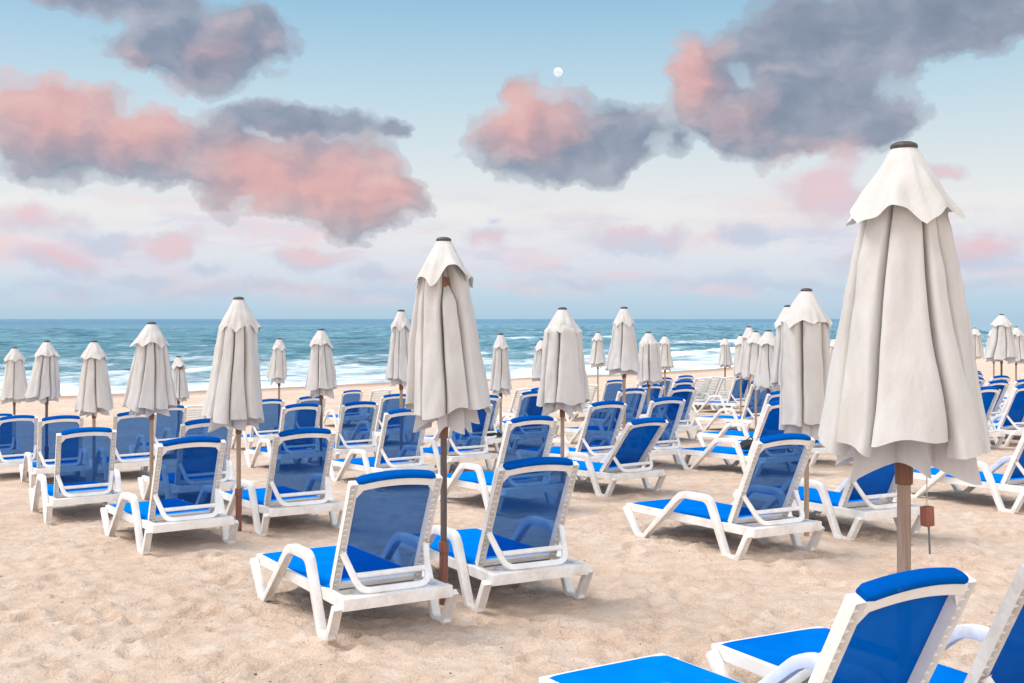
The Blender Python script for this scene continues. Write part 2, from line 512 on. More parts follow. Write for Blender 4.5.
def me_fabric(mt=None):
    bm = bmesh.new()
    nx, ny = 14, 26
    rows = []
    for j in range(ny + 1):
        v = j / ny
        row = []
        for i in range(nx + 1):
            u = i / nx * 2 - 1; x = u * .268
            z = .045 + v * (arch(x) + .012 - .045)
            y = .021 - .022 * (1 - u ** 2) * math.sin(math.pi * v) ** .7
            row.append(bm.verts.new((x, y, z)))
        rows.append(row)
    for j in range(ny):
        for i in range(nx):
            bm.faces.new((rows[j][i], rows[j][i + 1], rows[j + 1][i + 1], rows[j + 1][i]))
    return bm_mesh('backrest_fabric', bm, mt or M_BACK, 60)

def me_bolster():
    bm = bmesh.new()
    n, m = 18, 14
    secs = []
    for i in range(n + 1):
        x = -.2605 + i / n * .521
        a = arch(x) + .0215
        e = min(1, (1 - abs(i / n * 2 - 1)) * 9 + .72)
        sec = []
        for k in range(m):
            t = 2 * math.pi * k / m
            cy, cz = math.cos(t), math.sin(t)
            f = (abs(cy) ** 3.2 + abs(cz) ** 3.2) ** (-1 / 3.2)
            sec.append(bm.verts.new((x, .002 + cy * f * .037 * e, a + cz * f * .0185 * e)))
        secs.append(sec)
    for s0, s1 in zip(secs, secs[1:]):
        for k in range(m):
            bm.faces.new((s0[k], s0[(k + 1) % m], s1[(k + 1) % m], s1[k]))
    bm.faces.new(secs[0]); bm.faces.new(list(reversed(secs[-1])))
    return bm_mesh('head_bolster', bm, M_ROLL, 50)

def bar3(bm, a, b_, w, t, up=Vector((0, 0, 1))):
    a, b_ = Vector(a), Vector(b_)
    d = (b_ - a).normalized(); s = d.cross(up)
    if s.length < .1: s = d.cross(Vector((0, 1, 0)))
    s.normalize(); n = s.cross(d)
    A = [bm.verts.new(a + s * i * w / 2 + n * j * t / 2) for i, j in ((-1, -1), (1, -1), (1, 1), (-1, 1))]
    B = [bm.verts.new(b_ + s * i * w / 2 + n * j * t / 2) for i, j in ((-1, -1), (1, -1), (1, 1), (-1, 1))]
    bm.faces.new(list(reversed(A))); bm.faces.new(B)
    for k in range(4):
        bm.faces.new((A[k], A[(k + 1) % 4], B[(k + 1) % 4], B[k]))

def me_bail(rec):
    """U-shaped prop between the back and the rear of the bed"""
    bm = bmesh.new()
    l = .29
    ty, tz = HQ - l * math.cos(rec) - .034 * math.sin(rec), HH + l * math.sin(rec) - .034 * math.cos(rec)
    by, bz = -.145, .322
    top = Vector((.286, ty, tz)); bot = Vector((.232, by, bz))
    d = (bot - top)
    X = Vector((1, 0, 0)); nrm = X.cross(d).normalized()
    def ribbon(pts, wid, th):
        ring = []
        for i, q in enumerate(pts):
            a = pts[max(0, i - 1)]; c = pts[min(len(pts) - 1, i + 1)]
            t = (c - a).normalized(); s = nrm.cross(t).normalized()
            ring.append([bm.verts.new(q + s * wid / 2 * i_ + nrm * th / 2 * j_) for i_, j_ in ((-1, -1), (1, -1), (1, 1), (-1, 1))])
        for r0, r1 in zip(ring, ring[1:]):
            for k in range(4):
                bm.faces.new((r0[k], r0[(k + 1) % 4], r1[(k + 1) % 4], r1[k]))
        bm.faces.new(ring[0]); bm.faces.new(list(reversed(ring[-1])))
    # outer U with rounded lower corners
    tl, tr = Vector((-top.x, ty, tz)), top
    bl, br = Vector((-bot.x, by, bz)), bot
    pts = [tl, bl, br, tr]
    u = []
    u.append(pts[0])
    for i in (1, 2):
        a, b_, c = pts[i - 1], pts[i], pts[i + 1]
        r = .075
        p0 = b_ + (a - b_).normalized() * r; p1 = b_ + (c - b_).normalized() * r
        for k in range(6):
            t = k / 5
            u.append(p0 * (1 - t) ** 2 + b_ * 2 * t * (1 - t) + p1 * t * t)
    u.append(pts[3])
    ribbon(u, .042, .024)
    f = .60
    ml, mr = tl.lerp(bl, f), tr.lerp(br, f)
    ribbon([ml + Vector((.0165, 0, 0)), mr - Vector((.0165, 0, 0))], .036, .021)
    return bm_mesh('back_prop', bm, M_WHITE, 22, .005, 2)

def me_slats_back():
    bm = bmesh.new()
    for k in range(11):
        z = .06 + k * .060
        box(bm, -.2605, .2605, -.010, .008, z + .01, z + .046)
    return bm_mesh('backrest_slats', bm, M_SLAT, 30, .004, 1)
def me_slats_seat():
    bm = bmesh.new()
    for k in range(20):
        y = .2 + k * .069
        box(bm, -.317, .317, y, y + .042, .284, .300)
    return bm_mesh('seat_slats', bm, M_SLAT, 30, .004, 1)

REC = R(62.5); REC_LOW = R(47); REC_BARE = R(55)
SH = dict(sL=me_side(-1), sR=me_side(1), seat_frame=me_seat_frame(), seat=me_seat(), bf=me_back_frame(), fab=me_fabric(), fab_solid=me_fabric(M_SOLID), bol=me_bolster(),
          bail=me_bail(REC), bail_low=me_bail(REC_LOW), bail_bare=me_bail(REC_BARE), sb=me_slats_back(), ss=me_slats_seat(),
          feet={(s, y): me_foot(s, y) for s in (-1, 1) for y in (1.31, -.015)})

def make_lounger(kind):
    root = bpy.data.objects.new('sun_lounger', None); link(root)
    rec, bail = {'blue': (REC, 'bail'), 'solid': (REC, 'bail'), 'low': (REC_LOW, 'bail_low'), 'bare': (REC_BARE, 'bail_bare')}[kind]
    for s, k in ((-1, 'sL'), (1, 'sR')):
        sf = obj('side_frame', SH[k], root)
        for y in (1.31, -.015):
            obj('foot_cap', SH['feet'][(s, y)], sf)
    obj('seat_frame', SH['seat_frame'], root)
    br = (R(90) - rec, 0, 0)
    hl = (0, HQ, HH)
    if kind == 'bare':
        obj('seat_slats', SH['ss'], root)
        b_ = obj('backrest_frame', SH['bf'], root, hl, br)
        obj('backrest_slats', SH['sb'], b_)
    else:
        obj('seat', SH['seat'], root)
        b_ = obj('backrest_frame', SH['bf'], root, hl, br)
        obj('backrest_fabric', SH['fab' if kind == 'blue' else 'fab_solid'], b_)
        obj('head_bolster', SH['bol'], b_)
    obj('back_prop', SH[bail], root)
    return root

def kids(o):
    return [c for c in bpy.data.objects if c.parent == o]
def copy_tree(src_kids, o, parent=None):
    c = o.copy(); col.objects.link(c)
    if parent is not None: c.parent = parent
    for ch in src_kids.get(o.name, []):
        copy_tree(src_kids, ch, c)
    return c

LOUNGERS = [
 # x, y, yaw, kind, label
 (1.29, 4.03, 31.5, 'solid', "blue sun lounger in the near corner, its big raised back hiding the biggest umbrella's foot"),
 (2.10, 4.49, 27.5, 'solid', "blue sun lounger cut by the picture edge, its foot end beside the nearest lounger's back"),
 (-.80, 7.22, 29.2, 'blue', "blue sun lounger with see-through back, frontmost beside the dark pole of the gaping-hood umbrella"),
 (.11, 7.87, 27.0, 'blue', "blue sun lounger just beyond the gaping-hood umbrella's dark pole, nearest the open sand"),
 (2.20, 9.55, 28.6, 'blue', "blue sun lounger seen nearly side-on, alone on open sand before the fluted umbrella"),
 (3.38, 10.38, 27.0, 'solid', "blue sun lounger tucked behind the biggest umbrella's wooden pole and hem"),
 (-2.99, 10.41, 32.4, 'blue', "blue sun lounger with wide back in front of the flared umbrella, on its seaward-left side"),
 (-2.10, 11.22, 29.5, 'blue', "blue sun lounger with clear sand showing through its back, between flared umbrella and frontmost lounger"),
 (5.55, 11.93, 26.5, 'solid', "blue sun lounger showing its long seat and white arms behind the hanging wooden block"),
 (.15, 12.37, 30.4, 'blue', "blue sun lounger whose bolster rises directly behind the second front lounger's back"),
 (-4.74, 12.56, 29.0, 'blue', "blue sun lounger with dark navy back, frontmost of the far-left group under three umbrellas"),
 (-3.66, 13.47, 31.0, 'blue', "blue sun lounger mostly hidden behind the wide-backed lounger and the flared umbrella"),
 (1.42, 13.56, 36.0, 'low', "blue sun lounger reclined lower than all others, its dark back tilted towards the sand"),
 (-1.43, 14.77, 30.8, 'blue', "blue sun lounger beside the gaping-hood umbrella's hem, above the frontmost lounger"),
 (3.54, 15.15, 30.1, 'solid', "blue sun lounger with a black bag on it, seen side-on before the fluted umbrella"),
 (1.24, 15.67, 31.0, 'blue', "blue sun lounger upright directly behind the low reclined one"),
 (-.62, 16.29, 28.5, 'blue', "blue sun lounger half covered by the lifted hem corner of the gaping-hood umbrella"),
 (4.60, 16.40, 31.0, 'solid', "blue sun lounger of which only the rear frame shows between fluted and biggest umbrellas"),
 (2.18, 16.42, 31.0, 'blue', "blue sun lounger just right of the low reclined lounger's bolster, back fully visible"),
 (-6.50, 21.40, 30.0, 'blue', "blue sun lounger glimpsed below the gap between two umbrellas near the small hooded one"),
 (-6.71, 16.80, 28.9, 'blue', "blue sun lounger directly behind the dark navy backed one, in the far-left group"),
 (-5.75, 17.21, 29.2, 'blue', "blue sun lounger with pale shapes through its back, under the smooth five-panel umbrella"),
 (-3.31, 17.63, 29.3, 'blue', "blue sun lounger whose back stands right behind the clear-sand lounger's bolster"),
 (4.28, 18.25, 26.0, 'solid', "blue sun lounger second in the side-on file, behind the one with the black bag"),
 (-2.50, 18.28, 28.6, 'blue', "blue sun lounger with full back visible, left of the gaping-hood umbrella's hem"),
 (-8.10, 18.50, 29.2, 'blue', "blue sun lounger at the left edge with full bright blue back"),
 (7.78, 18.77, 30.0, 'solid', "blue sun lounger framed between the biggest umbrella's edge and the wide distant umbrella"),
 (8.72, 19.40, 29.0, 'solid', "blue sun lounger at the right edge with its tall white back rail leaning outward"),
 (-.53, 19.38, 31.0, 'blue', "blue sun lounger with its bolster peeping above the lifted hem corner"),
 (9.78, 20.10, 30.0, 'blue', "blue sun lounger at the right edge, only its white arm showing above open sand"),
 (.35, 20.38, 31.0, 'blue', "blue sun lounger behind the smooth cylinder umbrella's pole, nearer of two there"),
 (2.11, 20.49, 31.0, 'blue', "blue sun lounger just right of the tall-pole umbrella, behind the upright one"),
 (3.12, 21.16, 30.3, 'blue', "blue sun lounger nearest in the stacked file of three bolsters near the bare frames"),
 (9.53, 22.46, 28.5, 'blue', "blue sun lounger straight below the wide distant umbrella at right"),
 (-4.92, 22.78, 28.9, 'blue', "blue sun lounger with a plain dark back under the small ragged umbrella"),
 (-2.41, 22.85, 30.6, 'blue', "blue sun lounger half behind the gaping-hood umbrella with bare slats beside it"),
 (5.07, 23.12, 27.5, 'blue', "blue sun lounger third in the side-on file with its white foot loop far forward"),
 (-10.58, 23.29, 30.0, 'blue', "blue sun lounger cut by the left edge, only the bolster end showing"),
 (10.53, 23.47, 27.0, 'blue', "blue sun lounger at the right edge behind the wide distant umbrella's pole"),
 (-4.21, 23.55, 30.3, 'blue', "blue sun lounger peeping out behind the umbrella with frayed hem left of centre"),
 (.55, 23.72, 31.0, 'blue', "blue sun lounger farther of two behind the smooth cylinder umbrella, only its bolster clear"),
 (2.87, 23.81, 29.6, 'blue', "blue sun lounger partly behind the broad umbrella beside the tall-pole one"),
 (3.90, 26.09, 31.1, 'blue', "blue sun lounger middle one in the stacked file of three bolsters"),
 (11.26, 26.30, 29.0, 'blue', "blue sun lounger just beyond the wide distant umbrella, small bolster only"),
 (.27, 27.10, 28.7, 'bare', "bare white slatted lounger without cover left of the smooth cylinder umbrella"),
 (1.88, 29.77, 29.9, 'bare', "bare white slatted lounger just left of a distant blue one near the water"),
 (2.70, 30.20, 29.0, 'blue', "lone distant blue sun lounger standing between two bare slatted loungers"),
 (14.17, 31.07, 28.0, 'blue', "distant blue sun lounger at the right edge under the farthest umbrellas"),
 (6.33, 31.32, 30.6, 'blue', "dark blue distant sun lounger closing the row of bare slatted frames"),
 (4.17, 31.54, 30.7, 'blue', "distant blue sun lounger at the foot of the slim umbrella near the surf"),
 (3.55, 30.80, 30.1, 'bare', "bare white slatted lounger right of the lone distant blue one"),
 (-4.50, 31.60, 29.0, 'blue', "most distant blue sun lounger left of centre, standing alone on bare sand"),
 (13.11, 32.30, 28.5, 'blue', "distant blue sun lounger beside the biggest umbrella's right edge"),
 (-3.93, 33.36, 30.1, 'bare', "bare white slatted lounger left of the gaping-hood umbrella, nearest the surf"),
 (6.34, 33.44, 30.1, 'bare', "bare white slatted lounger, last of the row of bare frames before the dark blue one"),
 (5.59, 33.72, 30.1, 'bare', "bare white slatted lounger, first of the row of bare frames by the surf"),
 (5.11, 33.80, 30.4, 'blue', "blue sun lounger farthest in the stacked file of three bolsters"),
 (6.05, 34.70, 30.0, 'bare', "bare white slatted lounger in the middle of the row of bare frames"),
 (7.22, 34.50, 30.5, 'blue', "distant blue sun lounger with pale side rail behind the side-on file"),
 (12.10, 29.80, 29.0, 'blue', "distant blue sun lounger behind the wide distant umbrella's pole, beyond its nearer neighbours"),
 (13.10, 28.40, 29.0, 'blue', "distant blue sun lounger at the very right edge, just past the wide distant umbrella"),
 (10.20, 25.20, 29.0, 'blue', "blue sun lounger squeezed between two others just short of the wide distant umbrella"),
 (-7.00, 24.70, 30.0, 'bare', "bare white slatted lounger under the small hooded umbrella"),
]
protos = {k: make_lounger(k) for k in ('blue', 'solid', 'low', 'bare')}
SRC = {}
for o in list(bpy.data.objects):
    if o.parent is not None:
        SRC.setdefault(o.parent.name, []).append(o)
used = set()
FOOTINGS = []
for i, (x, y, yaw, kind, label) in enumerate(LOUNGERS):
    if kind in used:
        o = copy_tree(SRC, protos[kind])
    else:
        o = protos[kind]; used.add(kind)
    a = R(yaw); ax = (-math.sin(a), math.cos(a)); rt = (math.cos(a), math.sin(a))
    def gz(q, s): return g1(x + ax[0] * q + rt[0] * s, y + ax[1] * q + rt[1] * s)
    f0, f1 = gz(0, 0), gz(1.31, 0)
    sl, sr = gz(.65, -.39), gz(.65, .39)
    for q_ in (0, 1.31):
        for s_ in (-.396, .396):
            FOOTINGS.append((x + ax[0] * q_ + rt[0] * s_, y + ax[1] * q_ + rt[1] * s_, random.uniform(.003, .014), .09))
    o.location = (x, y, f0 - .022)
    o.rotation_euler = (math.atan2(f1 - f0, 1.31), -math.atan2(sr - sl, .78), a)
    if y > 11.5:
        dr = R(random.uniform(-1.8, 1.8))
        for ch in kids(o):
            if ch.name.startswith('backrest_frame'):
                ch.rotation_euler = (ch.rotation_euler[0] + dr, 0, 0)
    tag(o, label, 'sun lounger', 'bare slatted loungers' if kind == 'bare' else 'blue sun loungers in rows facing the sea')

# ------------------------------------------------------------------ umbrellas
def canopy_mesh(rng, Lc, wid, top_w, phase, gap, flare, hem_lo, petals=8):
    """closed canopy: broad flat panels of cloth between sharp creases, with the inner folds hanging lower at the hem"""
    n, m, rows = petals, 18, 30
    wts = [rng.uniform(.55, 1.5) for _ in range(n)]
    tot = sum(wts); spans = [2 * math.pi * q / tot for q in wts]
    st = [phase + sum(spans[:k]) for k in range(n)]
    out = [rng.uniform(.86, 1.08) for _ in range(n)]
    lean = [rng.uniform(-.35, .35) for _ in range(n)]
    hem = [rng.uniform(-.022, .022) for _ in range(n)]
    slope = [rng.uniform(-.03, .03) for _ in range(n)]
    deep = [rng.uniform(.30, .75) for _ in range(n)]
    drift = [rng.uniform(-.25, .25) for _ in range(n)]
    sd = rng.uniform(0, 100)
    bm = bmesh.new()
    grid = []
    for j in range(rows + 1):
        t = j / rows
        T = .12 + .88 * t
        edge = [st[k] + drift[k] * t * t * spans[k] * .6 for k in range(n)] ; edge.append(edge[0] + 2 * math.pi)
        ring = []
        for k in range(n):
            lo_, hi_ = edge[k], edge[k + 1]
            mid, half = (lo_ + hi_) / 2, (hi_ - lo_) / 2
            gapk = 0
            if gap is not None:
                dk = (mid - gap + math.pi) % (2 * math.pi) - math.pi
                gapk = max(0, 1 - abs(dk) / .55)
            for i in range(m):
                a = -1 + 2 * i / m
                a = math.copysign(1 - (1 - abs(a)) ** 1.35, a)
                ro = top_w + (wid - top_w) * max(0, (T - .2) / .8) ** .95 if T > .2 else top_w * (.1 + .9 * (T / .2) ** 1.6)
                ro *= 1 + (out[k] - 1) * (.4 + .6 * t)
                if gapk > 0:
                    q = min(1, max(0, (T - .22) / .16)); q = q * q * (3 - 2 * q)
                    ro *= 1 - min(1, gapk * 1.8) * .62 * (1 - q)
                gi = k if a < 0 else (k + 1) % n
                groove = deep[gi] * (.35 + .65 * min(1, abs(T - .95) * 2.2 + .15))
                flat = math.cos(min(half, .75)) / math.cos(min(half, .75) * a)
                r = ro * (.45 + .55 * flat)
                bul = (1 - abs(a) ** 7)
                r *= (1 - groove * (1 - bul))
                # soft undulation across a panel
                r *= 1 + .03 * t * math.sin(a * 2.6 + k * 1.9 + sd) + lean[k] * .16 * a * t
                ang = mid + half * (a + .10 * math.sin(math.pi * a))
                w = mnoise.noise(Vector((math.cos(ang) * 2.2 + sd, math.sin(ang) * 2.2, T * 2.6))) * .016
                w += mnoise.noise(Vector((sd + ang * 3, 2, T * 11))) * .006 * (1.3 - T)
                w += mnoise.noise(Vector((sd - ang * 9 + T * 3, 5, T * 6))) * .005
                # diagonal drag creases running from the gathered top towards the hem
                cr = mnoise.noise(Vector((ang * 2.4 + T * (1.6 if k % 2 else -1.8) + sd, T * 1.2, 9)))
                w += (abs(cr) ** .6 - .45) * .020
                tw = mnoise.noise(Vector((sd, T * 1.7, 3))) * .22 * t
                r += w * (.5 + .5 * bul)
                z1 = Lc * (.890 + hem[k] + slope[k] * a) + .035 * mnoise.noise(Vector((math.cos(ang) * 2.2, math.sin(ang) * 2.2 + sd, 1)))
                z = -.12 * Lc - (z1 - .12 * Lc) * t
                x = r * math.cos(ang + tw) + flare[0] * T ** 1.8; y = r * math.sin(ang + tw) + flare[1] * T ** 1.8
                ring.append(bm.verts.new((x, y, z)))
        grid.append(ring)
    N = n * m
    for r0, r1 in zip(grid, grid[1:]):
        for i in range(N):
            bm.faces.new((r0[i], r0[(i + 1) % N], r1[(i + 1) % N], r1[i]))
    # inner folds: the cloth at the rib tips, gathered in pleats and hanging below the outer hem
    np_, sub, rr = rng.choice((5, 6, 7)), 9, 9
    drop = [rng.uniform(.45, 1.2) for _ in range(np_)]
    rad = [rng.uniform(.78, 1.0) for _ in range(np_)]
    rad2 = [rng.uniform(.28, .5) for _ in range(np_)]
    wts = [rng.uniform(.6, 1.4) for _ in range(np_)]; tot = sum(wts)
    sp = [2 * math.pi * q / tot for q in wts]
    grid = []
    for j in range(rr + 1):
        t = j / rr; ring = []
        a0 = phase + .4
        for k in range(np_):
            for i in range(2 * sub):
                f = i / (2 * sub)
                up = abs(2 * f - 1)                       # 1 at the valleys, 0 on the outward crease
                valley = rad2[k] if f < .5 else rad2[(k + 1) % np_]
                e = up ** 1.2
                r = wid * ((1 - e) * rad[k] + e * valley) * (.60 + .28 * t)
                th = a0 + sp[k] * (f + .14 * math.sin(2 * math.pi * f) * t) + .25 * t * (drop[k] - .8)
                dz = (hem_lo + .02) * Lc * (.45 + .15 * math.sin(3 * th + sd) + drop[k] * .38 * (.5 + .5 * math.cos((2 * f - .9) * math.pi)))
                zb = Lc * .90 + dz
                z = -(Lc * .70 + (zb - Lc * .70) * t)
                r += .006 * mnoise.noise(Vector((th * 5, t * 3, sd)))
                ring.append(bm.verts.new((r * math.cos(th) + flare[0] * .8, r * math.sin(th) + flare[1] * .8, z)))
            a0 += sp[k]
        grid.append(ring)
    N = len(grid[0])
    for r0, r1 in zip(grid, grid[1:]):
        for i in range(N):
            bm.faces.new((r0[i], r0[(i + 1) % N], r1[(i + 1) % N], r1[i]))
    return bm_mesh('canopy', bm, M_CLOTH, 48)

def vent_mesh(rng, Lc, wid, phase, gap, lift=1.0, petals=6):
    n, m, rows = petals, 16, 12
    wts = [rng.uniform(.8, 1.25) for _ in range(n)]; tot = sum(wts)
    sp = [2 * math.pi * q / tot for q in wts]
    bm = bmesh.new(); grid = []
    cor = [rng.uniform(.6, 1.3) for _ in range(n)]
    ow = [rng.uniform(.94, 1.08) for _ in range(n)]
    sd = rng.uniform(0, 99)
    for j in range(rows + 1):
        t = j / rows; ring = []
        a0 = phase
        for k in range(n):
            for i in range(m):
                a = -1 + 2 * i / m
                th = a0 + sp[k] * (a + 1) / 2
                gi = k if a < 0 else (k + 1) % n
                c = abs(a) ** 1.5                      # 1 on a rib, 0 between ribs
                h = min(sp[k] / 2, .8)
                flat = math.cos(h) / math.cos(h * a)
                r = .050 + (wid * (1 + (ow[gi] - 1) * c) - .050) * (t ** .95) 
                r *= 1 - (1 - flat) * .9 * min(1, t * 3) + .05 * math.sin(a * 5 + k * 2 + sd) * t * (1 - c)
                r += mnoise.noise(Vector((math.cos(th) * 2.6, math.sin(th) * 2.6 + sd, t * 2.5))) * .024 * t
                z = -.006 - t * Lc * .195 - t ** 1.5 * .055 * c * cor[gi] + t ** 2 * .030 * mnoise.noise(Vector((math.cos(th) * 3, math.sin(th) * 3, sd)))
                if gap is not None:
                    dk = (th - gap + math.pi) % (2 * math.pi) - math.pi
                    q = max(0, 1 - abs(dk) / .75); q = q * q * (3 - 2 * q)
                    z += .050 * lift * q * t ** 2; r += .03 * q * t
                ring.append(bm.verts.new((r * math.cos(th), r * math.sin(th), z)))
            a0 += sp[k]
        grid.append(ring)
    N = n * m
    for r0, r1 in zip(grid, grid[1:]):
        for i in range(N):
            bm.faces.new((r0[i], r0[(i + 1) % N], r1[(i + 1) % N], r1[i]))
    return bm_mesh('vent_flap', bm, M_CLOTH, 48)

def make_umbrella(x, y, ztop, Lc, wid, label, seed, pole='wood', gap=None, flare=(0, 0), sleeve=False, cord=False, top_w=None, vent_w=None, hem_lo=.085, phase=None, lift=1.0, pr=.022, petals=None):
    petals = petals or random.Random(seed * 7).choice((6, 7, 8, 8, 9))
    rng = random.Random(seed)
    if y > 10.5:
        wid *= 1.12
    gz = g1(x, y)
    root = bpy.data.objects.new('beach_umbrella', None); link(root)
    root.location = (x, y, gz)
    H = ztop - gz
    ph = rng.uniform(0, 1) if phase is None else phase
    top = (0, 0, H - .035)
    c = obj('canopy', canopy_mesh(rng, Lc, wid, top_w or wid * .54, ph, gap, flare, hem_lo, petals), root, top)
    obj('vent_flap', vent_mesh(rng, Lc, vent_w or wid * .74, ph + .3, gap, lift), root, top)
    bm = bmesh.new(); lathe(bm, [(.040, -.012), (.051, -.006), (.053, .006), (.048, .014), (.030, .022), (.010, .024)], 20)
    obj('top_cap', bm_mesh('top_cap', bm, M_CAP, 40), root, top)
    bm = bmesh.new()
    k = 10
    lathe(bm, [(pr * (1.02 + .03 * math.sin(i * 2.1 + seed)), -.25 + (H + .20) * i / k) for i in range(k + 1)], 16)
    obj('pole', bm_mesh('pole', bm, {'wood': M_POLE, 'dark': M_POLE_DARK}[pole], 40), root)
    # runner under the hem and upper hub under the flap
    zh = H - .035 - Lc * (.93 + hem_lo * .75)
    bm = bmesh.new(); lathe(bm, [(pr + .003, -.03), (pr + .008, -.028), (pr + .010, .03), (pr + .012, .10), (pr + .008, .13), (pr + .003, .132)], 18)
    obj('runner', bm_mesh('runner', bm, M_HUB, 40), root, (0, 0, zh))
    if gap is not None:
        bm = bmesh.new(); lathe(bm, [(pr + .002, -.07), (.08, -.06), (.088, .0), (.075, .05), (pr + .002, .06)], 18)
        for q in range(8):
            an = ph + math.pi / 8 + q * math.pi / 4
            bar3(bm, (.07 * math.cos(an), .07 * math.sin(an), .0), (.10 * math.cos(an), .10 * math.sin(an), -.30), .022, .03, Vector((math.cos(an), math.sin(an), .1)))
        obj('upper_hub', bm_mesh('upper_hub', bm, M_HUB, 40), root, (0, 0, H - .035 - Lc * .235))
    if sleeve:
        bm = bmesh.new(); lathe(bm, [(pr + .0025, -.2), (pr + .008, -.2), (pr + .008, .40), (pr + .014, .40), (pr + .014, .47), (pr + .003, .472)], 18)
        obj('pole_sleeve', bm_mesh('pole_sleeve', bm, M_SLEEVE, 40), root)
    if cord:
        cx, cy = .078, -.035
        bm = bmesh.new(); lathe(bm, [(.0022, .0), (.0022, .40)], 8)
        obj('pull_cord', bm_mesh('pull_cord', bm, M_CORD, 40), root, (cx, cy, 1.17))
        bm = bmesh.new(); box(bm, -.021, .021, -.019, .019, -.078, 0)
        wb = obj('wooden_block', bm_mesh('wooden_block', bm, M_BLOCK, 30, .005, 2), root, (cx, cy, 1.178))
        wb.rotation_euler = (0, R(-3), R(25))
        bm = bmesh.new(); lathe(bm, [(.0042, -.112), (.0042, .01)], 8)
        obj('hook_rod', bm_mesh('hook_rod', bm, M_STEEL, 40), wb, (.006, 0, -.078))
    tag(root, label, 'umbrella', 'closed cream umbrellas along the beach')
    return root

